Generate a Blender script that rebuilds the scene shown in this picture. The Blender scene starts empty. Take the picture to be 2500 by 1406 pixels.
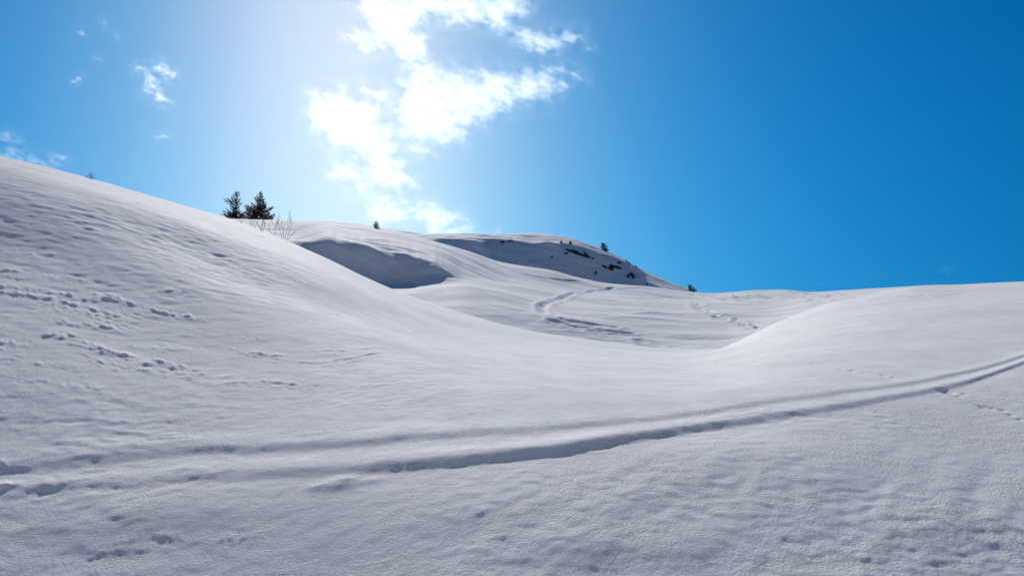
import bpy, bmesh, math, random
import numpy as np
from mathutils import Vector, Matrix

S = bpy.context.scene
COL = S.collection

# ------------------------------------------------------------------ camera, sky, sun, exposure
F = 2000.0           # focal length in photograph pixels (frame 2500 x 1406)
HY = 720.0           # row of the horizon
SUN_AZ = math.radians(-11.5)
SUN_EL = math.radians(23.0)

cam_d = bpy.data.cameras.new('camera')
cam = bpy.data.objects.new('camera', cam_d)
COL.objects.link(cam)
cam.location = (0, 0, 0)
cam.rotation_euler = (math.radians(90), 0, 0)
cam_d.sensor_fit = 'HORIZONTAL'
cam_d.sensor_width = 36.0
cam_d.lens = 36.0 * F / 2500.0
cam_d.shift_y = (HY - 703.0) / 2500.0
cam_d.clip_start = 0.05
cam_d.clip_end = 90000
S.camera = cam

W = bpy.data.worlds.new('World')
S.world = W
W.use_nodes = True
nt = W.node_tree
nt.nodes.clear()
sky = nt.nodes.new('ShaderNodeTexSky')
sky.sky_type = 'NISHITA'
sky.sun_disc = False
sky.sun_elevation = SUN_EL
sky.sun_rotation = SUN_AZ
sky.altitude = 500
sky.air_density = 1.0
sky.dust_density = 0.64
sky.ozone_density = 3.0
# clear, dry alpine air: no pale band at the horizon (the lookup is lifted off it, the sun's own direction stays put)
LIFT = 0.22
def vmath(op, a=None, b=None, c=None):
    n = nt.nodes.new('ShaderNodeVectorMath'); n.operation = op
    for i, v in enumerate((a, b, c)):
        if v is None: continue
        if isinstance(v, tuple): n.inputs[i].default_value = v
        else: nt.links.new(v, n.inputs[i])
    return n.outputs[0]
wtc = nt.nodes.new('ShaderNodeTexCoord')
up = vmath('MAXIMUM', wtc.outputs['Generated'], (-9, -9, 0))
up = vmath('NORMALIZE', vmath('MULTIPLY_ADD', up, (1, 1, 1 - LIFT / math.sin(SUN_EL)), (0, 0, LIFT)))
nt.links.new(up, sky.inputs['Vector'])
bw = nt.nodes.new('ShaderNodeRGBToBW')
nt.links.new(sky.outputs['Color'], bw.inputs['Color'])
SAT = 2.35
col = vmath('MULTIPLY_ADD', vmath('SUBTRACT', sky.outputs['Color'], bw.outputs['Val']), (SAT, SAT, SAT), bw.outputs['Val'])
col = vmath('MULTIPLY', vmath('MAXIMUM', col, (0.03, 0.03, 0.03)), (0.333, 0.333, 0.333))
gam = nt.nodes.new('ShaderNodeGamma')
gam.inputs['Gamma'].default_value = 1.8
nt.links.new(col, gam.inputs['Color'])
hue = nt.nodes.new('ShaderNodeHueSaturation')
hue.inputs['Hue'].default_value = 0.482
nt.links.new(gam.outputs['Color'], hue.inputs['Color'])
col = vmath('MULTIPLY', hue.outputs['Color'], (1.0, 1.0, 0.87))
bg = nt.nodes.new('ShaderNodeBackground')
bg.inputs['Strength'].default_value = 0.067
out = nt.nodes.new('ShaderNodeOutputWorld')
nt.links.new(col, bg.inputs['Color'])
nt.links.new(bg.outputs['Background'], out.inputs['Surface'])

sun_d = bpy.data.lights.new('sun', 'SUN')
sun_d.energy = 4.4
sun_d.angle = math.radians(0.5)
sun_d.color = (1.0, 0.97, 0.95)
sun = bpy.data.objects.new('sun', sun_d)
COL.objects.link(sun)
SUN_DIR = Vector((math.sin(SUN_AZ) * math.cos(SUN_EL), math.cos(SUN_AZ) * math.cos(SUN_EL), math.sin(SUN_EL)))
sun.rotation_euler = SUN_DIR.to_track_quat('Z', 'Y').to_euler()
sun.location = SUN_DIR * 400

S.view_settings.view_transform = 'Standard'
S.view_settings.look = 'None'
S.view_settings.exposure = 0.0
S.view_settings.gamma = 1.0
S.view_settings.use_curve_mapping = False
S.render.engine = 'CYCLES'
S.cycles.use_denoising = True
S.cycles.denoising_prefilter = 'ACCURATE'
S.cycles.max_bounces = 9
S.cycles.diffuse_bounces = 8
S.cycles.glossy_bounces = 2
S.cycles.volume_bounces = 2
S.cycles.transparent_max_bounces = 16

# ------------------------------------------------------------------ numpy helpers
def _hash(ix, iy, seed):
    h = (ix.astype(np.int64) * 374761393 + iy.astype(np.int64) * 668265263 + seed * 1442695041) & 0xFFFFFFFF
    h = ((h ^ (h >> 13)) * 1274126177) & 0xFFFFFFFF
    h = ((h ^ (h >> 16)) * 2246822519) & 0xFFFFFFFF
    return h ^ (h >> 15)

def noise(x, y, seed=0):
    """gradient noise, about -1 .. 1"""
    x0 = np.floor(x); y0 = np.floor(y)
    fx = x - x0; fy = y - y0
    ux = fx * fx * fx * (fx * (fx * 6 - 15) + 10)
    uy = fy * fy * fy * (fy * (fy * 6 - 15) + 10)
    def g(dx, dy):
        a = _hash(x0 + dx, y0 + dy, seed) * (2 * math.pi / 4294967296.0)
        return np.cos(a) * (fx - dx) + np.sin(a) * (fy - dy)
    n00, n10, n01, n11 = g(0, 0), g(1, 0), g(0, 1), g(1, 1)
    a = n00 + (n10 - n00) * ux
    b = n01 + (n11 - n01) * ux
    return (a + (b - a) * uy) * 1.5

def fbm(x, y, octaves=4, seed=0, gain=0.5):
    s = 0; a = 1.0; t = 0
    for k in range(octaves):
        s = s + a * noise(x, y, seed + k * 17)
        t += a
        x = x * 2.03 + 11.3; y = y * 2.03 - 7.1; a *= gain
    return s / t

def sstep(a, b, x):
    t = np.clip((x - a) / (b - a), 0, 1)
    return t * t * (3 - 2 * t)

def pchip(xk, yk, x):
    """monotone cubic; xk, yk (K,) or (K,N); x (M,) or (M,N) -> shape of x broadcast to N"""
    xk = np.asarray(xk, float); yk = np.asarray(yk, float); x = np.asarray(x, float)
    one = xk.ndim == 1
    if one:
        xk = xk[:, None]; yk = yk[:, None]; x = x[:, None]
    if x.shape[1] != xk.shape[1]:
        x = np.broadcast_to(x, (x.shape[0], xk.shape[1]))
    h = np.diff(xk, axis=0); d = np.diff(yk, axis=0) / h
    m = np.zeros_like(yk)
    w1 = 2 * h[1:] + h[:-1]; w2 = h[1:] + 2 * h[:-1]
    same = (d[:-1] * d[1:]) > 0
    with np.errstate(divide='ignore', invalid='ignore'):
        hm = (w1 + w2) / (w1 / d[:-1] + w2 / d[1:])
    m[1:-1] = np.where(same, hm, 0)
    m[0] = d[0]; m[-1] = d[-1]
    K = xk.shape[0]
    idx = np.zeros(x.shape, int)
    for k in range(1, K - 1):
        idx += (x >= xk[k])
    j = np.arange(xk.shape[1])[None, :]
    xa = xk[idx, j]; hh = h[idx, j]
    t = np.clip((x - xa) / hh, 0, 1)
    ya, yb = yk[idx, j], yk[idx + 1, j]
    ma, mb = m[idx, j] * hh, m[idx + 1, j] * hh
    r = ya * (2 * t**3 - 3 * t**2 + 1) + ma * (t**3 - 2 * t**2 + t) + yb * (3 * t**2 - 2 * t**3) + mb * (t**3 - t**2)
    return r[:, 0] if one else r

def curve(pts, x):
    p = np.array(pts, float)
    return pchip(p[:, 0], p[:, 1], np.asarray(x, float))

def smooth1(a, n):
    k = np.hanning(2 * n + 1); k /= k.sum()
    return np.convolve(np.pad(a, n, mode='edge'), k, mode='valid')

def grid_mesh(name, X, Y, Z, mat):
    n, m = X.shape
    co = np.stack([X, Y, Z], -1).reshape(-1, 3).astype(np.float32)
    i = np.arange(n * m).reshape(n, m)
    q = np.stack([i[:-1, :-1], i[:-1, 1:], i[1:, 1:], i[1:, :-1]], -1).reshape(-1, 4)
    return raw_mesh(name, co, q, mat)

def raw_mesh(name, co, q, mat, smooth=True):
    me = bpy.data.meshes.new(name)
    co = np.asarray(co, np.float32); q = np.asarray(q, np.int32)
    me.vertices.add(len(co)); me.vertices.foreach_set('co', co.ravel())
    me.loops.add(q.size); me.loops.foreach_set('vertex_index', q.ravel())
    me.polygons.add(len(q)); me.polygons.foreach_set('loop_start', np.arange(0, q.size, q.shape[1], dtype=np.int32))
    if smooth:
        me.polygons.foreach_set('use_smooth', np.ones(len(q), bool))
    me.update(calc_edges=True)
    me.validate()
    me.materials.append(mat)
    o = bpy.data.objects.new(name, me)
    COL.objects.link(o)
    return o

def tag(o, label=None, cat=None, group=None, kind=None):
    if label: o['label'] = label
    if cat: o['category'] = cat
    if group: o['group'] = group
    if kind: o['kind'] = kind
    return o

def empty(name, loc):
    o = bpy.data.objects.new(name, None)
    o.location = loc
    o.empty_display_size = 0.3
    COL.objects.link(o)
    return o

# ------------------------------------------------------------------ materials
def new_mat(name):
    m = bpy.data.materials.new(name)
    m.use_nodes = True
    return m, m.node_tree, m.node_tree.nodes['Principled BSDF']

def snow_mat(name, grain, strength, dist, sss=0.0):
    m, t, b = new_mat(name)
    b.inputs['Roughness'].default_value = 0.85
    b.inputs['Specular IOR Level'].default_value = 0.06
    if sss:
        b.inputs['Subsurface Weight'].default_value = 1.0
        b.inputs['Subsurface Radius'].default_value = (1.0, 0.97, 0.92)
        b.inputs['Subsurface Scale'].default_value = sss
    tc = t.nodes.new('ShaderNodeTexCoord')
    n1 = t.nodes.new('ShaderNodeTexNoise')
    n1.inputs['Scale'].default_value = grain
    n1.inputs['Detail'].default_value = 4.0
    n1.inputs['Roughness'].default_value = 0.65
    t.links.new(tc.outputs['Object'], n1.inputs['Vector'])
    bp = t.nodes.new('ShaderNodeBump')
    n3 = t.nodes.new('ShaderNodeTexNoise')
    n3.inputs['Scale'].default_value = grain * 0.045
    n3.inputs['Detail'].default_value = 3.0
    t.links.new(tc.outputs['Object'], n3.inputs['Vector'])
    mr = t.nodes.new('ShaderNodeMapRange')
    mr.inputs['From Min'].default_value = 0.35; mr.inputs['From Max'].default_value = 0.65
    mr.inputs['To Min'].default_value = strength * 0.35; mr.inputs['To Max'].default_value = strength * 1.5
    t.links.new(n3.outputs['Fac'], mr.inputs['Value'])
    t.links.new(mr.outputs['Result'], bp.inputs['Strength'])
    bp.inputs['Distance'].default_value = dist
    t.links.new(n1.outputs['Fac'], bp.inputs['Height'])
    t.links.new(bp.outputs['Normal'], b.inputs['Normal'])
    n2 = t.nodes.new('ShaderNodeTexNoise')
    n2.inputs['Scale'].default_value = 0.35
    n2.inputs['Detail'].default_value = 5.0
    t.links.new(tc.outputs['Object'], n2.inputs['Vector'])
    cr = t.nodes.new('ShaderNodeValToRGB')
    cr.color_ramp.elements[0].position = 0.3
    cr.color_ramp.elements[0].color = (0.862, 0.848, 0.825, 1)
    cr.color_ramp.elements[1].position = 0.7
    cr.color_ramp.elements[1].color = (0.90, 0.887, 0.865, 1)
    t.links.new(n2.outputs['Fac'], cr.inputs['Fac'])
    t.links.new(cr.outputs['Color'], b.inputs['Base Color'])
    return m

SNOW_NEAR = snow_mat('snow_near', 34.0, 0.75, 0.02)
SNOW_MID = snow_mat('snow_mid', 4.0, 0.5, 0.10)
SNOW_FAR = snow_mat('snow_far', 1.6, 0.5, 0.25)

def dark_mat(name, c0, c1, scale, rough=0.9):
    m, t, b = new_mat(name)
    b.inputs['Roughness'].default_value = rough
    b.inputs['Specular IOR Level'].default_value = 0.2
    tc = t.nodes.new('ShaderNodeTexCoord')
    n = t.nodes.new('ShaderNodeTexNoise')
    n.inputs['Scale'].default_value = scale
    n.inputs['Detail'].default_value = 5.0
    t.links.new(tc.outputs['Object'], n.inputs['Vector'])
    cr = t.nodes.new('ShaderNodeValToRGB')
    cr.color_ramp.elements[0].position = 0.35
    cr.color_ramp.elements[0].color = (*c0, 1)
    cr.color_ramp.elements[1].position = 0.68
    cr.color_ramp.elements[1].color = (*c1, 1)
    t.links.new(n.outputs['Fac'], cr.inputs['Fac'])
    t.links.new(cr.outputs['Color'], b.inputs['Base Color'])
    return m

def leafy(m, col):
    t = m.node_tree
    pb = t.nodes['Principled BSDF']; mo = t.nodes['Material Output']
    tr = t.nodes.new('ShaderNodeBsdfTranslucent'); tr.inputs['Color'].default_value = (*col, 1)
    mx = t.nodes.new('ShaderNodeMixShader'); mx.inputs['Fac'].default_value = 0.45
    t.links.new(pb.outputs[0], mx.inputs[1]); t.links.new(tr.outputs[0], mx.inputs[2])
    t.links.new(mx.outputs[0], mo.inputs['Surface'])
    return m
NEEDLE = dark_mat('spruce_needles', (0.026, 0.030, 0.020), (0.065, 0.058, 0.036), 3.0)
NEEDLE_BROWN = dark_mat('dry_spruce_needles', (0.07, 0.048, 0.038), (0.17, 0.11, 0.085), 3.0)
BARK = dark_mat('bark', (0.06, 0.045, 0.038), (0.13, 0.10, 0.085), 14.0)
TWIG = dark_mat('twig_bark', (0.10, 0.075, 0.065), (0.20, 0.16, 0.14), 9.0)
leafy(NEEDLE, (0.06, 0.065, 0.03)); leafy(NEEDLE_BROWN, (0.15, 0.085, 0.05))
ROCK = dark_mat('dark_rock', (0.025, 0.024, 0.025), (0.10, 0.093, 0.088), 0.9)

def cloud_mat(name, dens, g=0.75):
    m = bpy.data.materials.new(name)
    m.use_nodes = True
    t = m.node_tree
    t.nodes.clear()
    v = t.nodes.new('ShaderNodeVolumeScatter')
    v.inputs['Color'].default_value = (0.995, 0.995, 0.995, 1)
    v.inputs['Density'].default_value = dens
    v.inputs['Anisotropy'].default_value = g
    o = t.nodes.new('ShaderNodeOutputMaterial')
    t.links.new(v.outputs['Volume'], o.inputs['Volume'])
    return m

# ------------------------------------------------------------------ the snow terrain
# Each sheet is a height field z(x, y).  It is laid out on a fan of columns (x = u * y) so that the rows are
# dense near the place where one stands and coarse far off.
class Sheet:
    """lines: list of (depth_curve, height_curve); both are functions of the column (px)."""
    def __init__(self, px, Yk, Ek):
        self.px = px; self.u = (px - 1250.0) / F
        self.Yk = Yk; self.Ek = Ek              # (K, N)
    def surface(self, Y):
        """Y (M,) or (M,N) -> heights (M,N)"""
        Y = np.asarray(Y, float)
        if Y.ndim == 1: Y = np.repeat(Y[:, None], len(self.px), 1)
        e = pchip(np.log(self.Yk), self.Ek, np.log(Y))
        return e * Y
    def column(self, px):
        i = np.clip(np.interp(px, self.px, np.arange(len(self.px))), 0, len(self.px) - 1.001)
        a = int(i); w = i - a
        return self.Yk[:, a] * (1 - w) + self.Yk[:, a + 1] * w, self.Ek[:, a] * (1 - w) + self.Ek[:, a + 1] * w
    def hit(self, px, py):
        """the first point of the sheet on the line of sight of a photograph pixel: (x, y, z)"""
        Yk, Ek = self.column(px)
        Y = np.exp(np.linspace(math.log(Yk[0]), math.log(Yk[-1]), 1500))
        e = pchip(np.log(Yk), Ek, np.log(Y))
        tgt = (HY - py) / F
        k = np.argmax(e >= tgt)
        if e[k] < tgt: k = int(np.argmax(e))
        return np.array([(px - 1250.0) / F * Y[k], Y[k], e[k] * Y[k]])

# --- near slope: left shoulder, hollow, right rise
CREST = [(-700, 250), (-350, 312), (0, 382), (100, 405), (220, 436), (400, 488), (550, 532), (640, 562), (720, 597),
         (800, 632), (900, 680), (1000, 722), (1100, 757), (1200, 785), (1300, 808), (1400, 823), (1500, 837),
         (1600, 848), (1690, 853), (1748, 852.5), (1800, 834), (1850, 809), (1900, 786), (1960, 763), (2030, 739),
         (2110, 721), (2162, 711), (2240, 699), (2350, 695), (2430, 690), (2500, 687), (2800, 676), (3200, 664)]
CREST_Y = [(-700, 50), (0, 55), (300, 58), (640, 58), (900, 52), (1200, 46), (1500, 42), (1690, 40), (1760, 40),
           (1900, 42), (2100, 48), (2300, 60), (2500, 70), (3200, 80)]
GY = [1.0, 3.0, 5.0, 8.0, 12.0, 18.0, 28.0]
GZ = {-650: [-1.72, -2.42, -2.42, -1.62, -0.30, 1.86, 5.65],
      0:    [-1.72, -2.62, -2.63, -1.94, -0.74, 1.06, 4.28],
      640:  [-1.72, -2.55, -2.55, -1.86, -1.06, 0.00, 1.50],
      1250: [-1.72, -2.32, -2.28, -1.66, -1.27, -1.36, -1.62],
      1700: [-1.72, -2.30, -2.25, -1.65, -1.37, -1.63, -2.13],
      1900: [-1.72, -2.28, -2.22, -1.65, -1.28, -1.28, -1.33],
      2100: [-1.72, -2.28, -2.22, -1.66, -1.25, -1.05, -0.62],
      2500: [-1.72, -2.30, -2.25, -1.71, -1.28, -0.88, -0.17],
      3150: [-1.72, -2.30, -2.25, -1.68, -1.20, -0.68, 0.14]}
NC = 1240
px1 = np.linspace(-620, 3120, NC)
ks = sorted(GZ)
Yk, Ek = [], []
for j, y in enumerate(GY):
    z = curve([(k, GZ[k][j]) for k in ks], px1)
    z = smooth1(z, 60)
    Yk.append(np.full(NC, y)); Ek.append(z / y)
cy = smooth1(curve(CREST_Y, px1), 25)
cp = curve(CREST, px1)
Yk.append(cy); Ek.append((HY - cp) / F)
Yk.append(cy * 1.35); Ek.append((HY - cp) / F - 0.030)
Yk.append(cy * 1.7); Ek.append((HY - cp) / F - 0.075)
near = Sheet(px1, np.array(Yk), np.array(Ek))

NR = 800
t = np.linspace(0, 1, NR)
Yrow = np.exp(np.log(3.6) + t * (np.log(66.0) - np.log(3.6)))
Yrow = np.concatenate([np.linspace(0.6, 3.55, 24), Yrow, [72, 80, 90]])
M = len(Yrow)
YY = np.repeat(Yrow[:, None], NC, 1)
PX = np.repeat(px1[None, :], M, 0)
UU = (PX - 1250.0) / F
XX = UU * YY
lim = near.Yk[-1][None, :]
ZZ = near.surface(np.minimum(YY, lim * 0.999))
PYY = HY - F * ZZ / YY          # where the bare slope lies, used only to lay out drifts and tracks on it
spacing = np.maximum(YY * (px1[1] - px1[0]) / F, 0.0037 * YY)

def octave(lam, seed, ax=1.0):
    """noise of one wavelength in metres, faded out where the mesh is too coarse for it"""
    w = sstep(1.9, 3.6, lam / spacing)
    a = noise(XX / (lam * ax * 1.7) + 5, YY / (lam * 1.5), seed + 400)
    b = noise(XX / (lam * ax), YY / lam + 0.35 * a, seed)
    # leaning crests: gentle on the windward side, steep towards the viewer
    return noise(XX / (lam * ax), YY / lam + 0.35 * a + 0.26 * b, seed) * w

DZ = np.zeros_like(ZZ)
near_fade = sstep(0.8, 3.0, YY)
# broad swells
DZ += 0.05 * noise(XX / 6.0, YY / 5.0, 3) + 0.014 * noise(XX / 2.4 + 4, YY / 1.9, 5)
# patches of rougher, wind-packed crust
patch = sstep(-0.15, 0.35, fbm(XX / 3.5 + 9, YY / 2.6, 3, 21))
left = sstep(1150, 250, PX)
smoothzone = sstep(1000, 1500, PX) * sstep(1020, 950, PYY)
# diagonal wind furrows across the right of the foreground
ca, sa = math.cos(math.radians(52)), math.sin(math.radians(52))
al, ac = XX * ca + YY * sa, -XX * sa + YY * ca
wr = 0.16 * noise(al / 1.6, ac / 1.1, 77)
furrow = noise(al / 4.5, ac / 0.46 + wr * 3, 31) * 0.0095 + noise(al / 2.2, ac / 0.20 + wr * 4, 37) * 0.0048
furrow *= sstep(900, 1500, PX) * sstep(1060, 1180, PYY)
DZ += furrow
# crust bumps, several sizes
amp = 0.55 + 0.75 * patch
rough = (octave(0.55, 41, 1.6) * 0.007 * (0.25 + left) + octave(0.27, 43, 1.7) * 0.0065 * (0.5 + 0.9 * left)
         + octave(0.13, 47, 1.35) * 0.0062 + octave(0.065, 53, 1.25) * 0.0054 + octave(0.036, 59, 1.2) * 0.0042 + octave(0.022, 60, 1.2) * 0.0024)
rough *= amp * (1 - 0.5 * smoothzone) * near_fade
# far part of the left shoulder: wind ripples that run across the slope
rip = (octave(1.1, 61, 2.0) * 0.010 + octave(0.62, 65, 1.3) * 0.011 + octave(0.42, 67, 1.3) * 0.014 + octave(0.28, 71, 1.3) * 0.016 + octave(0.17, 73, 1.3) * 0.014) * sstep(10, 20, YY) * sstep(900, 500, PX)
rip *= 0.5 + 0.8 * sstep(-0.3, 0.4, fbm(XX / 9, YY / 5, 3, 23))
DZ += rough + rip

# --- long lines: vehicle track with two wind-filled berms
def berm(line, w_back, w_front, h, dip=0.3):
    """line: (px, py) run of the crest; h: [(px, height)]"""
    pts = [near.hit(a, b) for a, b in line]
    yl = smooth1(curve([(a, p[1]) for (a, _), p in zip(line, pts)], px1), 14)
    yl = yl * (1 + 0.004 * noise(px1 / 170.0, px1 * 0 + 1.5, int(line[0][1])) + 0.0008 * noise(px1 / 45.0, px1 * 0 + 7.5, 5))
    hh = curve(h, px1) * (1 + 0.10 * noise(px1 / 130.0, px1 * 0 + 3.5, 9))
    slope = np.gradient(yl, px1) / np.gradient(px1 / F * yl, px1)
    cosn = 1 / np.sqrt(1 + slope**2)
    d = (yl[None, :] - YY) * cosn[None, :]           # > 0 on the near side
    d = d + 0.012 * noise(XX / 0.6, YY / 0.5, 91) + 0.006 * noise(XX / 0.10, YY / 0.10, 93) + 0.004 * noise(XX / 0.05, YY / 0.05, 95)
    back = np.exp(-(np.minimum(d, 0) / w_back)**2)
    fr = np.clip(d / w_front, 0, None)
    front = 1 - sstep(0, 1, fr) * (1 + dip)
    tail = dip * sstep(1.0, 3.4, fr)
    return hh[None, :] * np.where(d < 0, back, front + tail)

UP = [(-620, 1225), (-200, 1165), (0, 1133), (100, 1121), (250, 1102), (400, 1082), (600, 1076), (900, 1068), (1200, 1053), (1500, 1027),
      (1800, 993), (2100, 952), (2300, 920), (2500, 870), (2700, 815), (3120, 770)]
LO = [(-620, 1290), (0, 1196), (200, 1172), (400, 1155), (700, 1141), (1000, 1131), (1200, 1112), (1400, 1092), (1600, 1058), (1800, 1026),
      (2000, 1000), (2200, 966), (2350, 937), (2500, 884), (2700, 830), (3120, 785)]
DZ += berm(UP, 0.36, 0.24, [(-620, .022), (0, .028), (200, .026), (420, .028), (900, .027), (1300, .019), (1700, .017), (2100, .015), (2500, .017), (3120, .02)])
DZ += berm(LO, 0.32, 0.26, [(-620, .02), (0, .021), (300, .022), (600, .024), (900, .033), (1080, .044), (1250, .049), (1450, .048), (1650, .043), (1900, .032), (2200, .022), (2500, .022), (3120, .03)])

# --- gully down the left shoulder
def band(line, h, w_px, ta=90, tb=150):
    """a step across the slope that faces the viewer, following (px, py)"""
    a = np.array(line, float)
    yl = np.array([near.hit(p, q)[1] for p, q in line])
    yy = smooth1(curve(list(zip(a[:, 0], yl)), px1), 18)
    w = smooth1(np.interp(px1, [a[0, 0] - ta / 3, a[0, 0] + 2 * ta / 3, a[-1, 0] - 2 * tb / 3, a[-1, 0] + tb / 3], [0, 1, 1, 0]), 40)
    d = (YY - yy[None, :]) / w_px
    return h * w[None, :] * (1 / (1 + np.exp(-d * 3.0)) - 0.5) * np.exp(-(d / np.where(d < 0, 2.2, 4.0))**2)
DZ += band([(240, 520), (330, 545), (420, 575), (480, 600), (560, 638), (640, 668), (720, 695), (820, 725), (950, 762)], 0.38, 2.6, 300, 300)
DZ += band([(-500, 430), (-100, 540), (0, 560), (120, 585), (260, 640), (420, 700), (600, 770), (800, 830)], 0.40, 3.4, 300, 620)
# soft hollows in the foreground
def bump(sh, cols, rows_, px, py, sx, sy, h, skew):
    """sx, sy in metres; adds a skewed bell to DZ, touching only the patch of the mesh it lies on"""
    p = sh.hit(px, py)
    r0, r1 = np.searchsorted(rows_, [p[1] - 3.2 * sy, p[1] + 3.2 * sy])
    ym = max(p[1] - 3.2 * sy, 0.5)
    half = 3.4 * sx / ym * F + abs(px - 1250) * 3.4 * sy / ym
    c0, c1 = np.searchsorted(cols, [px - half, px + half])
    if r1 <= r0 or c1 <= c0: return
    dx = (XX[r0:r1, c0:c1] - p[0]) / sx; dy = (YY[r0:r1, c0:c1] - p[1]) / sy
    dy = np.where(dy < 0, dy * (1 + skew), dy)
    DZ[r0:r1, c0:c1] += h * np.exp(-(dx**2 + dy**2))
def mound(px, py, sx, sy, h, skew=0.0):
    bump(near, px1, Yrow, px, py, sx, sy, h, skew)
mound(1850, 1110, 1.1, 0.6, 0.034, 0.5)
mound(1960, 1160, 0.9, 0.5, 0.018, 0.6)
mound(2300, 1270, 1.2, 0.6, 0.03, 0.4)
mound(1480, 1330, 0.9, 0.4, 0.035, 0.6)
mound(1250, 1240, 1.2, 0.5, 0.03, 0.5)
mound(350, 1240, 1.3, 0.7, 0.05, 0.3)
# the lone hummock below the track
mound(820, 1182, 0.21, 0.20, 0.034, 0.8)
mound(845, 1172, 0.12, 0.10, 0.016, 1.5)
mound(770, 1188, 0.10, 0.08, 0.012, 1.0)
mound(905, 1172, 0.16, 0.10, 0.010, 0.6)
# drifted-over footprints: chains of skewed lumps
R = random.Random(5)
def chain(line, n, w, h, jitter=8, hollow=0.6):
    n = int(n * 1.9)
    a = np.array(line, float)
    seg = np.concatenate([[0], np.cumsum(np.hypot(*np.diff(a, axis=0).T))])
    for i in range(n):
        s = (i + R.uniform(-0.3, 0.3)) / max(n - 1, 1) * seg[-1]
        px = np.interp(s, seg, a[:, 0]) + R.gauss(0, jitter); py = np.interp(s, seg, a[:, 1]) + R.gauss(0, jitter * 0.45)
        y = near.hit(px, py)[1]
        sx = w * R.uniform(0.25, 0.8) * y / F; sy = sx * R.uniform(0.8, 1.6)
        hh = 0.11 * h * min(1.0, sx * F / y / w + 0.2) * R.uniform(0.4, 1.3) * y / F
        mound(px, py, sx, sy, hh, R.uniform(0.8, 2.0))
        if R.random() < hollow:
            q = near.hit(px, py + 7)
            mound(px + R.uniform(-4, 4), py + 8, sx * 0.7, sx * 0.5, -hh * 0.5, 0)
chain([(185, 815), (230, 830), (300, 852), (380, 866), (440, 880), (505, 892)], 16, 26, 9.5, 5)
chain([(100, 806), (150, 800), (200, 812)], 5, 24, 8, 4)
chain([(0, 830), (40, 826), (70, 832)], 4, 26, 9, 4)
chain([(0, 694), (60, 702), (120, 712), (200, 730), (280, 752), (350, 772)], 20, 20, 7.5, 8)
chain([(-20, 676), (70, 688), (160, 700)], 8, 26, 7, 5)
chain([(225, 700), (270, 715), (330, 735), (420, 765)], 12, 18, 6.5, 8)
chain([(110, 765), (160, 770), (210, 776), (280, 784)], 6, 24, 7, 3)
chain([(560, 832), (600, 845), (640, 850), (690, 856)], 6, 22, 6, 3)
chain([(530, 925), (580, 922), (640, 915), (700, 922), (760, 928)], 10, 22, 5.5, 5)
chain([(500, 895), (560, 905)], 4, 20, 5, 5)
chain([(300, 870), (380, 890), (470, 896)], 8, 20, 5, 6)
chain([(0, 905), (60, 925), (150, 932), (240, 945)], 10, 20, 3.5, 9)
chain([(0, 860), (60, 868), (120, 880)], 6, 18, 4, 8)
chain([(700, 870), (800, 880), (900, 868)], 9, 20, 3.6, 10)
chain([(620, 800), (720, 830), (850, 850)], 8, 16, 2.5, 14)
chain([(360, 700), (440, 712), (520, 720)], 6, 18, 4, 7)
chain([(0, 1145), (40, 1140), (80, 1142)], 3, 30, 15, 4)
chain([(60, 1210), (110, 1195), (170, 1190), (200, 1200)], 6, 30, 13, 5)
chain([(-60, 1240), (0, 1225), (40, 1215)], 4, 26, 9, 6)
chain([(250, 1195), (320, 1185), (380, 1180)], 5, 24, 7, 6)
chain([(130, 1400), (180, 1380), (240, 1350), (300, 1335), (400, 1340)], 14, 26, 8, 14)
chain([(150, 1420), (280, 1400), (420, 1385), (520, 1370)], 14, 28, 7, 16)
chain([(380, 1300), (480, 1330), (600, 1310), (640, 1290)], 10, 22, 4, 14, 0.2)
def drift(line, h, w, mod=26.0, jit=4.0, seed=0):
    """a low ragged snow lip along (px, py): gentle behind, steep towards the viewer; h, w in photograph pixels"""
    a = np.array(line, float)
    xs = np.arange(a[0, 0] - 10, a[-1, 0] + 10, 6.0)
    ys = np.interp(xs, a[:, 0], a[:, 1]) + jit * fbm(xs / 34.0, xs * 0 + 0.5, 3, seed)
    hits = np.array([near.hit(p, q)[1] for p, q in zip(xs, ys)])
    sel = (px1 > xs[0]) & (px1 < xs[-1])
    yl = smooth1(np.interp(px1, xs, hits), 2)
    sc = yl / F
    endw = sstep(xs[0], xs[0] + 45, px1) * sstep(xs[-1], xs[-1] - 45, px1)
    am = np.clip(0.42 + 1.5 * fbm(px1 / mod, px1 * 0 + 4.5, 2, seed + 7), 0.02, 1.3) * endw * 0.66 * h * sc
    w = w * 0.72
    c = np.where(sel)[0]
    if not len(c): return
    c0, c1 = c[0], c[-1] + 1
    d = (yl[None, c0:c1] - YY[:, c0:c1]) / (w * sc[None, c0:c1])
    prof = np.where(d < 0, np.exp(-(d / 3.0)**2), (1 - sstep(0, 1, d)) * 1.25 - 0.25 + 0.25 * sstep(1, 3.5, d))
    DZ[:, c0:c1] += am[None, c0:c1] * prof
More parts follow.
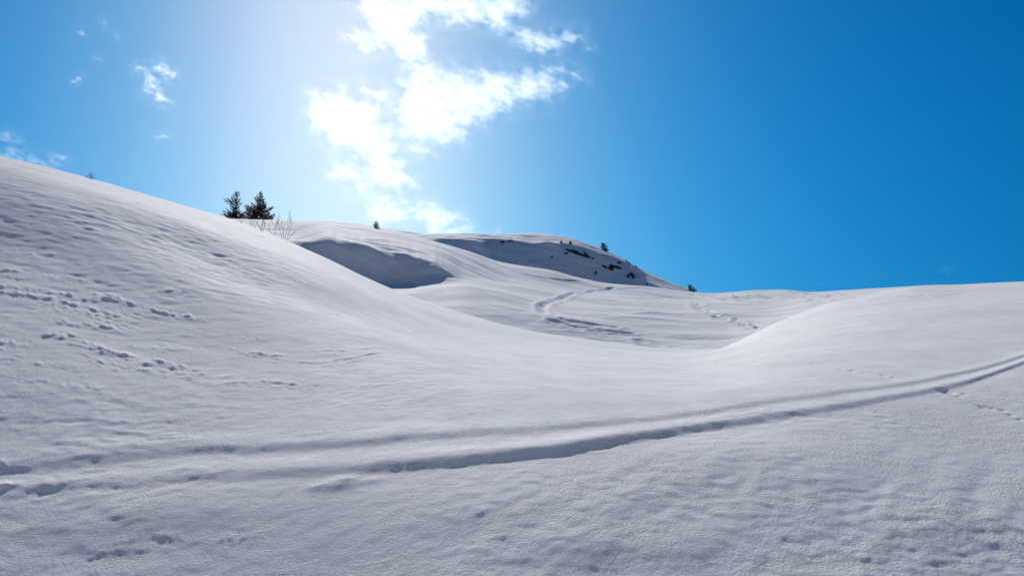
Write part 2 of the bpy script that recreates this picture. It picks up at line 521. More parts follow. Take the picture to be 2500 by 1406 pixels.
for i, (l_, h_, w_) in enumerate([
        ([(140, 806), (190, 812), (240, 828), (300, 846), (380, 858), (440, 872), (515, 886)], 7.0, 9),
        ([(190, 842), (260, 868), (330, 880), (420, 888), (500, 893)], 4.0, 8),
        ([(60, 812), (110, 803), (170, 799), (215, 806)], 5.0, 9), ([(-40, 832), (20, 824), (80, 832)], 6.0, 10),
        ([(-40, 680), (60, 690), (150, 700), (250, 712), (330, 724)], 5.5, 9), ([(-40, 696), (50, 700), (140, 716), (230, 738), (320, 756)], 6.0, 9),
        ([(70, 722), (160, 740), (260, 764), (340, 778)], 4.0, 8), ([(215, 698), (270, 708), (330, 728), (420, 752), (500, 765)], 6.0, 9),
        ([(240, 722), (310, 742), (400, 760)], 4.0, 8), ([(100, 762), (170, 766), (240, 774), (320, 784)], 5.5, 9),
        ([(360, 702), (430, 708), (500, 720)], 3.5, 8), ([(555, 830), (610, 842), (680, 852), (720, 857)], 5.0, 8),
        ([(525, 916), (590, 910), (660, 914), (740, 924), (790, 926)], 4.5, 9), ([(520, 932), (580, 934)], 3.0, 8),
        ([(700, 868), (780, 876), (880, 866), (940, 860)], 3.0, 8), ([(780, 845), (860, 852), (930, 848)], 2.4, 8),
        ([(-40, 905), (60, 918), (150, 925), (260, 940)], 3.0, 9), ([(-40, 868), (40, 866), (130, 878)], 3.5, 8),
        ([(300, 822), (380, 826), (440, 832)], 2.6, 8), ([(430, 905), (520, 900), (600, 896)], 2.6, 8),
        ([(-60, 640), (40, 648), (160, 662), (260, 684)], 3.5, 8), ([(430, 790), (560, 800), (700, 826)], 2.2, 7),
        ([(-60, 600), (60, 606), (180, 622)], 2.6, 8), ([(360, 628), (460, 650), (560, 680)], 2.2, 7),
        ([(380, 1012), (460, 1006), (560, 996)], 2.8, 10), ([(340, 1062), (420, 1058), (520, 1040)], 3.5, 11),
        ([(-60, 1200), (20, 1195), (80, 1180)], 9.0, 14), ([(60, 1202), (120, 1190), (200, 1186)], 8.0, 14), ([(-60, 1150), (20, 1138), (90, 1136)], 10.0, 14),
        ([(100, 1392), (180, 1372), (260, 1350), (380, 1338)], 2.2, 11.9), ([(130, 1420), (260, 1398), (400, 1390)], 2.0, 11.9), ([(280, 1330), (380, 1310), (470, 1318)], 2.4, 11.9),
        ([(520, 1320), (600, 1300), (660, 1288)], 3.0, 10)]):
    drift(l_, h_, w_, 19.0 if w_ < 12 else 60.0, 5.0 if w_ < 12 else 7.0, 700 + i * 11)
    if w_ < 12:
        drift([(x_ + R.uniform(-20, 20), y_ + R.uniform(5, 12)) for x_, y_ in l_], h_ * 0.6, w_ * 0.8, 14.0, 6.0, 705 + i * 11)
# scattered small drift lumps over the left
for i in range(900):
    px = R.uniform(-80, 1000); py = R.uniform(640, 1060)
    if R.random() > (1.15 - px / 1000): continue
    crest = np.interp(px, px1, cp)
    if py < crest + 60: continue
    y = near.hit(px, py)[1]
    sx = R.uniform(5, 14) * y / F
    mound(px, py, sx, sx * R.uniform(0.7, 1.5), R.uniform(0.4, 1.2) * y / F, R.uniform(1.0, 2.5))
# animal prints on the right
for px, py, s in [(2300, 955, 1.2), (2318, 960, .9), (2338, 968, .8), (2352, 963, .7), (2398, 992, 1.0), (2420, 997, .8), (2446, 1001, .9),
                  (2466, 1012, .7), (2488, 1022, .8), (2080, 905, .7), (2107, 910, .6), (2155, 917, .7), (2180, 923, .6), (2052, 900, .6),
                  (1985, 885, .5), (1925, 868, .5)]:
    y = near.hit(px, py)[1]
    mound(px, py, 9 * s * y / F, 16 * s * y / F, -5.0 * s * y / F, 0)
    mound(px, py - 3, 12 * s * y / F, 10 * s * y / F, 2.0 * s * y / F, 1)
# ski line and prints high on the right rise
for i in range(26):
    px = 2120 + i * 9 + R.uniform(-4, 4); py = 731 - i * 0.45 + R.uniform(-4, 4)
    y = near.hit(px, py)[1]
    mound(px, py, 6 * y / F, 14 * y / F, R.choice([-3, 2.5]) * y / F, 0.5)

DZ *= sstep(0.8, 3.2, YY)
ZZ = ZZ + DZ
o = grid_mesh('snow_slope', XX, YY, ZZ, SNOW_NEAR)
tag(o, kind='structure')

# --- middle hill behind the crest of the near slope
NC2 = 820
px2 = np.linspace(250, 3050, NC2)
A_ = [(250, 600), (700, 650), (800, 690), (900, 735), (1000, 770), (1200, 825), (1400, 858), (1600, 880), (1755, 882), (1900, 835), (2100, 765), (2300, 730), (3050, 715)]
A_Y = [(250, 75), (700, 75), (1000, 70), (1300, 64), (1755, 60), (2100, 75), (2400, 95), (3050, 105)]
B_ = [(250, 585), (700, 603), (760, 630), (850, 672), (920, 693), (1000, 697), (1060, 695), (1130, 692), (1200, 703), (1300, 722), (1400, 735), (1500, 744), (1700, 757), (1850, 757), (2000, 738), (2200, 715), (3050, 705)]
B_Y = [(250, 96), (1000, 96), (1130, 95), (1300, 100), (1700, 106), (2000, 112), (2400, 120), (3050, 128)]
C_ = [(250, 572), (700, 586), (760, 594), (800, 590), (850, 600), (900, 612), (1000, 632), (1080, 653), (1130, 676), (1200, 687), (1300, 700), (1400, 713), (1500, 722), (1700, 737), (1850, 738), (2000, 728), (2200, 709), (3050, 699)]
C_Y = [(250, 108), (700, 104), (760, 100.2), (850, 102.0), (1000, 103.2), (1080, 102.6), (1130, 103.5), (1200, 108), (1500, 124), (2000, 132), (2400, 140), (3050, 146)]
D_ = [(250, 515), (450, 528), (590, 535), (720, 538), (800, 541), (860, 545), (900, 551), (960, 562), (1000, 573), (1100, 600), (1150, 615), (1225, 640), (1289, 651), (1352, 661), (1402, 675),
      (1483, 691), (1578, 699), (1694, 713), (1742, 715.5), (1850, 708.5), (1902, 707), (1980, 712.5), (2084, 707), (2230, 699), (2276, 696.5), (2500, 692), (3050, 684)]
D_Y = [(250, 165), (1000, 160), (1300, 158), (1483, 165), (1742, 185), (1902, 205), (2084, 195), (2400, 185), (3050, 185)]
def ln(p, q, n=8):
    return smooth1(curve(q, px2), n), (HY - smooth1(curve(p, px2), n)) / F
lip = 6.0 * fbm(px2 / 45.0, px2 * 0 + 2.5, 4, 140) * sstep(740, 790, px2) * sstep(1140, 1090, px2)          # ragged drift lip
rows = [ln(A_, A_Y), ln(B_, B_Y, 6), ln(C_, C_Y, 5), ln(D_, D_Y, 3)]
win = sstep(715, 800, px2) * sstep(1250, 1070, px2)
toe = (rows[1][0] - 5.0, rows[1][1] - (9.0 * win + 4.0) / F)
roll = (rows[2][0] + 4.5, rows[2][1] + (12.0 * win + 1.5) / F)
rows = [rows[0], toe, rows[1], rows[2], roll, rows[3]]
Yk2 = [rows[0][0] * 0.8] + [r[0] for r in rows] + [rows[5][0] * 1.25, rows[5][0] * 1.5]
Ek2 = [rows[0][1] - 0.045] + [r[1] for r in rows] + [rows[5][1] - 0.018, rows[5][1] - 0.045]
Ek2[4] = Ek2[4] + lip / F
Ek2[5] = Ek2[5] + 0.8 * lip / F
mid = Sheet(px2, np.array(Yk2), np.array(Ek2))
NR2 = 430
Yr = np.exp(np.linspace(np.log(50.0), np.log(225.0), NR2))
YY = np.repeat(Yr[:, None], NC2, 1)
PX = np.repeat(px2[None, :], NR2, 0)
XX = (PX - 1250) / F * YY
YC = np.clip(YY, mid.Yk[0][None] * 1.001, mid.Yk[-1][None] * 0.999)
ZZ = mid.surface(YC) - np.maximum(mid.Yk[0][None] - YY, 0) * 0.3
PYY = HY - F * ZZ / YY
spacing = np.maximum(YY * (px2[1] - px2[0]) / F, (Yr[1] / Yr[0] - 1) * YY)
DZ = np.zeros_like(ZZ)
px1s, cps, near_s = px1, cp, near
DZ += 0.22 * noise(XX / 16, YY / 9, 103) + 0.10 * noise(XX / 7, YY / 4, 107)
wind = octave(3.2, 109, 2.4) * 0.035 + octave(1.7, 113, 2.0) * 0.028 + octave(0.9, 117, 1.7) * 0.032 + octave(0.5, 118, 1.5) * 0.026
DZ += wind * (0.35 + 0.9 * sstep(-0.2, 0.4, fbm(XX / 25, YY / 16, 3, 119)))
# scalloped drift lips at the top of the shaded lee
def local_mound(sh, px, py, sx, sy, h, skew=0.0):
    bump(sh, px2, Yr, px, py, sx * sh.hit(px, py)[1] / F, sy, h, skew)
for px, py, sx, sy, h in [(950, 612, 40, 2.5, .35), (985, 628, 30, 2, .3), (1020, 640, 35, 2, .3), (905, 622, 30, 1.8, .35), (870, 603, 40, 2.5, .3),
                          (1060, 655, 30, 2, .25), (960, 640, 22, 1.2, .25), (930, 600, 50, 3, .3), (1000, 612, 60, 4, .35), (880, 632, 26, 1.3, .22), (1030, 662, 26, 1.2, .2), (925, 650, 20, 1.0, .16), (1085, 668, 24, 1.3, .22), (830, 612, 26, 1.5, .25)]:
    local_mound(mid, px, py, sx, sy, h, 1.6)
# wind-scoured waves on the bowl
def wave(line, h, w, taper=None):
    a = np.array(line, float)
    yl = np.array([mid.hit(p, q)[1] for p, q in line])
    o_ = np.argsort(a[:, 0]); a = a[o_]; yl = yl[o_]
    yy = smooth1(curve(list(zip(a[:, 0], yl)), px2), 4)
    span = a[-1, 0] - a[0, 0]
    wt = np.sin(np.pi * np.clip((px2 - a[0, 0] + 0.1 * span) / (1.2 * span), 0, 1))**2
    d = (YY - yy[None, :]) / w
    return h * wt[None, :] * np.exp(-np.where(d < 0, d * 2.4, d)**2)
for ln_, h, w in [([(1480, 752), (1560, 757), (1660, 752)], .22, 2.0), ([(1500, 770), (1600, 764), (1700, 768)], .28, 2.0),
                  ([(1450, 782), (1560, 778), (1680, 785)], .22, 1.6), ([(1540, 735), (1600, 728), (1680, 748)], .35, 3.0),
                  ([(1540, 800), (1640, 795), (1760, 806)], .15, 1.4), ([(1400, 758), (1470, 770), (1540, 774)], .2, 1.6),
                  ([(1250, 768), (1300, 775), (1350, 790), (1420, 802)], .2, 1.4), ([(1400, 690), (1480, 703), (1560, 706)], .2, 2.5),
                  ([(1160, 735), (1260, 757), (1330, 770)], .25, 1.8), ([(1420, 818), (1500, 826), (1600, 832), (1700, 838)], .12, 1.2),
                  ([(760, 572), (850, 580), (960, 590), (1060, 612)], .35, 3.5), ([(740, 556), (850, 560), (980, 580)], .3, 5),
                  ([(1900, 742), (1960, 735), (2050, 728)], .25, 3), ([(1750, 727), (1850, 722), (2000, 722)], .3, 5)]:
    DZ += 0.4 * wave(ln_, h, w)
# snowmobile loop: a cut with a thrown-up edge
def groove(line, w, h, edge=0.6):
    a = np.array([mid.hit(p, q)[:2] for p, q in line])
    tt = np.linspace(0, 1, len(a)); ts = np.linspace(0, 1, len(a) * 6)
    ax = pchip(tt, a[:, 0], ts); ay = pchip(tt, a[:, 1], ts)
    best = np.full(XX.shape, 1e9)
    m = (XX > ax.min() - 4 * w) & (XX < ax.max() + 4 * w) & (YY > ay.min() - 4 * w) & (YY < ay.max() + 4 * w)
    x, y = XX[m], YY[m]; b = best[m]
    for i in range(len(ax) - 1):
        vx, vy = ax[i + 1] - ax[i], ay[i + 1] - ay[i]
        s = np.clip(((x - ax[i]) * vx + (y - ay[i]) * vy) / (vx * vx + vy * vy + 1e-9), 0, 1)
        b = np.minimum(b, np.hypot(x - ax[i] - s * vx, y - ay[i] - s * vy))
    d = b / w
    DZ[m] += h * (-np.exp(-d**2) + edge * np.exp(-((d - 1.5) / 0.6)**2)) * (0.7 + 0.5 * noise(x / 2.5, y / 2.5, 131))
LOOP = [(1580, 702), (1530, 703), (1480, 707), (1430, 713), (1380, 723), (1345, 735), (1322, 750), (1325, 765), (1350, 778), (1390, 788), (1440, 795), (1500, 801)]
groove(LOOP, 0.5, 0.20)
groove([(1350, 790), (1400, 800), (1450, 806), (1540, 815)], 0.5, 0.16)
groove([(1330, 745), (1340, 760), (1365, 780), (1400, 797), (1410, 806)], 0.6, 0.12)
groove([(1250, 660), (1300, 672), (1360, 681), (1420, 688)], 0.5, 0.22)
groove([(1700, 742), (1720, 758), (1750, 772), (1790, 783), (1850, 801)], 0.8, 0.13)
groove([(1690, 718), (1760, 735), (1850, 745), (1950, 742), (2060, 728)], 0.6, 0.2)
groove([(1760, 724), (1850, 730), (1960, 730), (2040, 722)], 0.6, 0.2)
groove([(1560, 830), (1575, 840), (1600, 846)], 0.5, 0.2)
for i in range(150):
    s = R.random()
    px = np.interp(s, [0, .3, .6, 1], [1698, 1735, 1790, 1850]) + R.gauss(0, 9); py = np.interp(s, [0, .3, .6, 1], [742, 765, 784, 802]) + R.gauss(0, 4)
    local_mound(mid, px, py, R.uniform(4, 9), R.uniform(0.3, 0.8), R.choice([-.10, .10, .08]), 0.5)
for i in range(160):
    px = R.uniform(1750, 2080); py = R.gauss(727, 6)
    local_mound(mid, px, py, R.uniform(4, 10), R.uniform(0.5, 1.5), R.choice([-.12, .13]), 0.5)
for i in range(40):
    px = R.uniform(1340, 1540); py = np.interp(px, [1340, 1540], [785, 815]) + R.gauss(0, 6)
    local_mound(mid, px, py, R.uniform(4, 12), R.uniform(0.25, 0.5), R.choice([-.05, .06]), 0.8)
crestfade = 1 - 0.8 * np.exp(-((YY - mid.Yk[6][None]) / 10)**2)
ZZ = ZZ + DZ * crestfade
o = grid_mesh('snow_hill', XX, YY, ZZ, SNOW_MID)
tag(o, kind='structure')

# --- far hill with the rocky, shaded face
NC3 = 620
px2 = px3 = np.linspace(700, 2000, NC3)
midcrest = curve(D_, px3)
FT = [(700, 600), (1000, 588), (1100, 584), (1152, 583), (1213, 583), (1263, 587), (1306, 593), (1364, 590), (1402, 594), (1440, 608), (1477, 620), (1513, 637), (1553, 661), (1575, 684), (1620, 703), (1700, 722), (2000, 770)]
FS = [(700, 575), (860, 560), (925, 556), (1000, 566), (1040, 571.5), (1100, 570), (1200, 572), (1240, 571), (1290, 568), (1340, 572), (1400, 584), (1460, 604), (1520, 632), (1560, 654), (1620, 681), (1700, 712), (1800, 740), (2000, 780)]
fb = np.maximum(midcrest + 6, curve(FT, px3) + 4)
ft = curve(FT, px3); fs = curve(FS, px3)
FY = 255.0
hgt = (fb - ft) * FY / F
Yb = np.full(NC3, FY)
Yt = FY + np.maximum(hgt / 0.48, 3.0)
Ys = Yt + 45
Yk3 = [Yb * 0.93, Yb, Yt, Yt + 7, Ys, Ys * 1.12, Ys * 1.3]
fr_ = np.minimum(ft - 1.0, fs + np.maximum(ft - fs - 5, 0.55 * (ft - fs)))
Ek3 = [(HY - fb) / F - 0.02, (HY - fb) / F, (HY - ft) / F, (HY - fr_) / F, (HY - fs) / F, (HY - fs) / F - 0.015, (HY - fs) / F - 0.04]
n_ = 6
far = Sheet(px3, np.array([smooth1(a, n_) for a in Yk3]), np.array([smooth1(a, 3) for a in Ek3]))
NR3 = 300
Yr = np.concatenate([np.linspace(238, 300, 200), np.linspace(301, 400, 100)])
YY = np.repeat(Yr[:, None], NC3, 1)
PX = np.repeat(px3[None, :], NR3, 0)
XX = (PX - 1250) / F * YY
YC = np.clip(YY, far.Yk[0][None] * 1.001, far.Yk[-1][None] * 0.999)
ZZ = far.surface(YC) - np.maximum(far.Yk[0][None] - YY, 0) * 0.3
spacing = np.maximum(YY * (px3[1] - px3[0]) / F, 0.35)
DZ = 0.5 * noise(XX / 22, YY / 12, 203) + 0.22 * noise(XX / 8, YY / 6, 207)
DZ += octave(5.0, 209, 2.5) * 0.22 + octave(2.6, 213, 2.2) * 0.10 + octave(1.5, 217, 1.8) * 0.05
for px, py, sx, sy, h in [(1160, 596, 18, 3, .8), (1168, 606, 16, 2.5, .7), (1182, 618, 10, 2, .6), (1340, 601, 26, 3.0, 1.0), (1305, 649, 28, 2.5, .8),
                          (1560, 682, 8, 2, .5), (1430, 640, 30, 2.5, .3)]:
    local_mound(far, px, py, sx, sy, h, 1.0)
crestfade = 1 - 0.8 * np.exp(-((YY - far.Yk[4][None]) / 14)**2)
ZZ = ZZ + DZ * crestfade
o = grid_mesh('rocky_snow_hill', XX, YY, ZZ, SNOW_FAR)
tag(o, kind='structure')

# --- wide ground to the horizon, and the snow one stands on, with an added fill bank behind
def disc_ground():
    bm = bmesh.new()
    rings = [0, 60, 150, 400, 1200, 4000, 12000, 40000]
    prev = None
    for r in rings:
        z = -9.0 - min(r, 1500) * 0.05
        if r == 0:
            prev = [bm.verts.new((0, 0, z))]; continue
        cur = [bm.verts.new((r * math.cos(a * math.pi / 32), r * math.sin(a * math.pi / 32), z)) for a in range(64)]
        for i in range(64):
            j = (i + 1) % 64
            if len(prev) == 1: bm.faces.new((prev[0], cur[i], cur[j]))
            else: bm.faces.new((prev[i], cur[i], cur[j], prev[j]))
        prev = cur
    me = bpy.data.meshes.new('ground'); bm.to_mesh(me); bm.free()
    me.materials.append(SNOW_FAR)
    ob = bpy.data.objects.new('ground', me); COL.objects.link(ob)
    tag(ob, kind='structure')
disc_ground()
gx, gy = np.meshgrid(np.linspace(-170, 170, 140), 0.75 - 160 * np.linspace(1, 0, 110)**1.6)
gz = -1.706 + 0.1 * noise(gx / 7, gy / 7, 301) * sstep(0, 6, -gy) - 0.02 * sstep(0.3, 0.75, gy)
rise = np.clip(-gy - 6, 0, None)  # unseen rise behind the camera, added to bounce sunlight onto slopes facing it
gz += 0.56 * rise**2 / (rise + 14) + 1.2 * fbm(gx / 30, gy / 30, 4, 305) * sstep(8, 40, -gy)
o = grid_mesh('snow_fill_bank', gx, gy, gz, SNOW_MID)
tag(o, kind='structure')

# ------------------------------------------------------------------ rocks on the far face
def slope_frame(sh, px, py):
    c = Vector(sh.hit(px, py)); a = Vector(sh.hit(px - 6, py)); b = Vector(sh.hit(px + 6, py)); u_ = Vector(sh.hit(px, py - 5)); d_ = Vector(sh.hit(px, py + 5))
    r = (b - a).normalized(); up = (u_ - d_).normalized()
    n = r.cross(up).normalized()
    if n.y > 0: n = -n
    up = n.cross(r).normalized()
    if up.z < 0: up = -up
    return c, r, up, n

def poly_sd(poly, gx, gy):
    """signed distance to polygon, > 0 inside"""
    p = np.array(poly, float)
    best = np.full(gx.shape, 1e9); ins = np.zeros(gx.shape, bool)
    for i in range(len(p)):
        x0, y0 = p[i]; x1, y1 = p[(i + 1) % len(p)]
        vx, vy = x1 - x0, y1 - y0
        s = np.clip(((gx - x0) * vx + (gy - y0) * vy) / (vx * vx + vy * vy + 1e-9), 0, 1)
        best = np.minimum(best, np.hypot(gx - x0 - s * vx, gy - y0 - s * vy))
        c = ((y0 > gy) != (y1 > gy))
        with np.errstate(divide='ignore', invalid='ignore'):
            xi = x0 + (gy - y0) * vx / (vy if vy else 1e-9)
        ins ^= c & (gx < xi)
    return np.where(ins, best, -best)

def rock_outcrop(poly, label, seed, step=0.8, depth=0.55):
    """a craggy outcrop standing out of the slope; poly in photograph pixels"""
    p = np.array(poly, float)
    c, r, up, n = slope_frame(far, p[:, 0].mean(), p[:, 1].mean())
    k = c.y / F
    stretch = 1.0 / max(0.25, up.z)          # pixels -> metres up the slope
    gx, gy = np.meshgrid(np.arange(p[:, 0].min() - 2, p[:, 0].max() + 2.1, step), np.arange(p[:, 1].min() - 2, p[:, 1].max() + 2.1, step))
    sd = poly_sd(poly, gx, gy) + 0.7 + 1.3 * noise(gx / 3.1, gy / 3.1, seed) + 0.6 * noise(gx / 1.5, gy / 1.5, seed + 1)
    T = np.clip(sd, 0, None)
    T = T / (1 + T / 6.0)
    crag = 0.65 + 0.5 * np.abs(noise(gx / 4.0, gy / 3.0, seed + 3)) + 0.35 * np.round(2 * noise(gx / 2.6 + gy / 7, gy / 2.2, seed + 5)) / 2
    H = T * k * 1.1 * crag * depth
    cx, cyy = p[:, 0].mean(), p[:, 1].mean()
    lx = (gx - cx) * k; ly = -(gy - cyy) * k * stretch * 0.9
    nn, mm = gx.shape
    base = np.array(r)[None, None] * lx[..., None] + np.array(up)[None, None] * ly[..., None]
    # follow the hill under the outcrop
    surf = np.zeros((nn, mm))
    topv = base + np.array(n)[None, None] * (H + 0.12)[..., None]
    botv = base - np.array(n)[None, None] * (0.9 + 0 * H)[..., None]
    keep_v = T > 0
    i = np.arange(nn * mm).reshape(nn, mm)
    q = np.stack([i[:-1, :-1], i[1:, :-1], i[1:, 1:], i[:-1, 1:]], -1).reshape(-1, 4)
    kq = keep_v.ravel()[q].all(1)
    q = q[kq]
    co = np.concatenate([topv.reshape(-1, 3), botv.reshape(-1, 3)])
    off = nn * mm
    faces = [tuple(a) for a in q] + [tuple(a[::-1] + off) for a in q]
    edges = {}
    for a in q:
        for s in range(4):
            e = (a[s], a[(s + 1) % 4])
            edges[e] = 1
    for (a, b) in list(edges):
        if (b, a) not in edges:
            faces.append((b, a, a + off, b + off))
    used = sorted({v for f_ in faces for v in f_})
    if not used: return
    remap = {v: j for j, v in enumerate(used)}
    me = bpy.data.meshes.new('rock')
    me.from_pydata([tuple(co[v]) for v in used], [], [tuple(remap[v] for v in f_) for f_ in faces])
    me.update()
    me.materials.append(ROCK)
    ob = bpy.data.objects.new('rock', me)
    ob.location = c
    COL.objects.link(ob)
    return tag(ob, label, 'rock', 'dark rocks on the shaded hill face')

def boulder(px, py, w, h, label, seed):
    c, r, up, n = slope_frame(far, px, py)
    k = c.y / F
    rr = random.Random(seed)
    bm = bmesh.new()
    bmesh.ops.create_icosphere(bm, subdivisions=3, radius=1.0)
    ph = [rr.uniform(0, 6) for _ in range(9)]
    planes = [(Vector((rr.gauss(0, 1), rr.gauss(0, 1), rr.gauss(0, 1))).normalized(), rr.uniform(0.62, 0.92)) for _ in range(12)]
    for v in bm.verts:
        p = v.co.copy()
        for pn, pd in planes:
            d = p.dot(pn)
            if d > pd: p -= pn * (d - pd) * 0.9
        s = 1 + 0.13 * math.sin(3.1 * p.x + ph[0]) * math.sin(2.7 * p.y + ph[1]) + 0.08 * math.sin(7 * p.z + ph[2] + 4 * p.x) + rr.uniform(-.03, .03)
        p *= s
        v.co = r * (p.x * w * 0.66 * k) + Vector((0, 0, 1)) * (p.y * h * 0.7 * k) + n * (p.z * (w + h) * 0.26 * k)
    me = bpy.data.meshes.new('rock'); bm.to_mesh(me); bm.free()
    me.materials.append(ROCK)
    ob = bpy.data.objects.new('rock', me)
    ob.location = c + n * 0.1
    COL.objects.link(ob)
    return tag(ob, label, 'rock', 'dark rocks on the shaded hill face')

rock_outcrop([(1381, 608), (1387, 606), (1399, 610), (1406, 609), (1414, 614), (1420, 622), (1427, 621), (1428, 613), (1434, 620), (1439, 630), (1437, 639), (1428, 637), (1415, 629), (1397, 618)],
             'largest dark rock outcrop, a long slanting band on the shaded hill face', 3)
rock_outcrop([(1483, 655), (1489, 649), (1494, 644), (1500, 648), (1508, 649), (1516, 654), (1518, 659), (1512, 657), (1504, 653), (1498, 654), (1494, 660), (1488, 660)],
             'arched dark rock outcrop, second largest on the shaded hill face', 7, 0.7)
rock_outcrop([(1536, 669), (1542, 666), (1547, 669), (1548, 678), (1543, 681), (1541, 677), (1543, 672), (1537, 672)],
             'hook-shaped dark rock low at the end of the hill face', 11, 0.6)
rock_outcrop([(1469, 647), (1474, 648), (1481, 652), (1480, 656), (1474, 654)], 'ragged small rock just uphill of the arched outcrop', 13, 0.6)
rock_outcrop([(1505, 643), (1511, 641), (1514, 639), (1516, 644), (1510, 645)], 'flat dark rock at the skyline edge above the arched outcrop', 17, 0.6)
boulder(1227, 594, 9, 7, 'round lone boulder at the far left of the hill face', 21)
boulder(1245, 590.5, 12, 3.4, 'thin flat rock beside the lone round boulder', 22)
boulder(1370, 593, 6, 6, 'small boulder above the large outcrop, farther left of two', 23)
boulder(1392, 595, 7, 8, 'small boulder above the large outcrop, farther right of two', 24)
boulder(1350.5, 615, 4.5, 2.6, 'tiny rock speck at the left end of the mid-face row', 25)
boulder(1363, 613.5, 6, 2.6, 'tiny flat rock between a rock speck and the large outcrop', 26)
boulder(1347, 630, 5, 7, 'upright small rock alone in the middle of the hill face', 27)
boulder(1382, 621, 8, 6, 'small boulder just below the upper end of the large outcrop', 28)
boulder(1447, 634, 9, 5, 'small rock at the lower end of the large outcrop', 29)
boulder(1460, 646, 4, 3, 'tiny rock between the large outcrop and the arched outcrop', 30)
boulder(1454, 668, 6.5, 5.5, 'lone boulder low on the face below the arched outcrop', 31)
boulder(1533, 677, 7, 7, 'knobbly boulder touching the hook-shaped rock', 32)
boulder(1579, 696, 4, 6, 'small dark rock at the foot of the hill face', 33)

# ------------------------------------------------------------------ trees and shrubs
def tube(bm, pts, radii, sides=5):
    rings = []
    for i, p in enumerate(pts):
        p = Vector(p)
        d = (Vector(pts[min(i + 1, len(pts) - 1)]) - Vector(pts[max(i - 1, 0)]))
        if d.length < 1e-6: d = Vector((0, 0, 1))
        d.normalize()
        a = d.orthogonal().normalized(); b = d.cross(a)
        rings.append([bm.verts.new(p + (a * math.cos(2 * math.pi * k / sides) + b * math.sin(2 * math.pi * k / sides)) * radii[i]) for k in range(sides)])
    for r0, r1 in zip(rings, rings[1:]):
        for k in range(sides):
            bm.faces.new((r0[k], r0[(k + 1) % sides], r1[(k + 1) % sides], r1[k]))
    bm.faces.new(rings[-1]); bm.faces.new(rings[0][::-1])

def part(name, bm, mat, parent, smooth=False):
    me = bpy.data.meshes.new(name); bm.to_mesh(me); bm.free()
    if smooth:
        me.polygons.foreach_set('use_smooth', np.ones(len(me.polygons), bool))
    me.materials.append(mat)
    ob = bpy.data.objects.new(name, me); COL.objects.link(ob)
    ob.parent = parent
    return ob

def spray(bm, p, d, length, rr, needle):
    """a twig of needles: narrow blades on all sides of a short axis"""
    n = max(4, int(length / (needle * 0.28)))
    for i in range(n):
        s = i / n
        q = p + d * length * s
        for side in range(3):
            v = Vector((rr.gauss(0, 1), rr.gauss(0, 1), rr.gauss(0, 1)))
            v = (v - d * v.dot(d)).normalized()
            tip = q + (d * 0.7 + v).normalized() * needle * rr.uniform(0.7, 1.2)
            w = d.cross(v) * needle * 0.16
            a = bm.verts.new(q - w); b = bm.verts.new(q + w); c = bm.verts.new(tip)
            bm.faces.new((a, b, c))

def spruce(base, H, Rb, label, seed, whorls=16, per=6, density=1.0, lean=(0, 0), side=None, shape=0.85, bare=0.0, droop=0.25, group=None, needle=None, mat=None):
    """side: function(height 0..1, angle) -> branch length factor"""
    rr = random.Random(seed)
    root = empty('spruce_tree', base)
    tag(root, label, 'tree', group)
    def axis(t): return Vector((lean[0] * t * t * H, lean[1] * t * t * H, t * H))
    bm = bmesh.new()
    ts = [i / 8 for i in range(9)]
    tube(bm, [axis(t) - Vector((0, 0, 0.5 if t == 0 else 0)) for t in ts], [max(0.008, 0.02 * H * (1 - t) ** 0.8) for t in ts], 7)
    part('trunk', bm, BARK, root, True)
    bt = bmesh.new(); bc = bmesh.new()
    needle = needle or 0.035 * H
    for w in range(whorls):
        t = bare + (1 - bare) * (w + rr.uniform(-.25, .25)) / whorls
        t = min(max(t, 0.02), 0.985)
        for k in range(per):
            a = 2 * math.pi * (k + rr.uniform(-.35, .35)) / per + w * 1.1
            L = Rb * (1 - t) ** shape * rr.uniform(0.6, 1.15) + 0.018 * H
            if side: L *= side(t, a)
            if L < 0.04 * H: continue
            rise = 0.55 * t - droop * (1 - t) + rr.uniform(-.12, .12)
            d0 = Vector((math.cos(a), math.sin(a), rise)).normalized()
            p0 = axis(t)
            pts = []
            for s in range(5):
                f = s / 4
                q = p0 + d0 * L * f + Vector((0, 0, L * 0.28 * f * f))
                pts.append(q)
            tube(bt, pts, [0.006 * H * (1 - f * 0.8) * (0.35 + L / Rb) for f in (0, .25, .5, .75, 1)], 4)
            n = max(2, int(8 * density * L / Rb + 2))
            for s in range(n):
                f = 0.18 + 0.82 * (s + rr.random()) / n
                i0 = min(int(f * 4), 3); q = pts[i0].lerp(pts[i0 + 1], f * 4 - i0)
                ax = (pts[i0 + 1] - pts[i0]).normalized()
                lat = ax.cross(Vector((0, 0, 1))).normalized() * rr.choice([-1, 1])
                dd = (ax * 0.75 + lat * rr.uniform(.3, 1.0) + Vector((0, 0, rr.uniform(-.35, .15)))).normalized()
                spray(bc, q, dd, L * 0.34 * (1.15 - f * 0.6) * rr.uniform(.7, 1.2), rr, needle * (1.05 - 0.55 * t))
            spray(bc, pts[3], (pts[4] - pts[3]).normalized(), L * 0.3, rr, needle * (1.05 - 0.55 * t))
    spray(bc, axis(0.9), Vector((lean[0], lean[1], 1)).normalized(), H * 0.11, rr, needle * 0.45)
    cr = part('crown', bc, mat or NEEDLE, root)
    part('branches', bt, BARK, cr)
    return root

def ang(a):       # +1 where the branch points right, -1 left
    return math.cos(a)

def on(sh, px, py, sink=0.0):
    p = sh.hit(px, py)
    return Vector((p[0], p[1], p[2] - sink))

GT = 'small spruces on the snow hills'
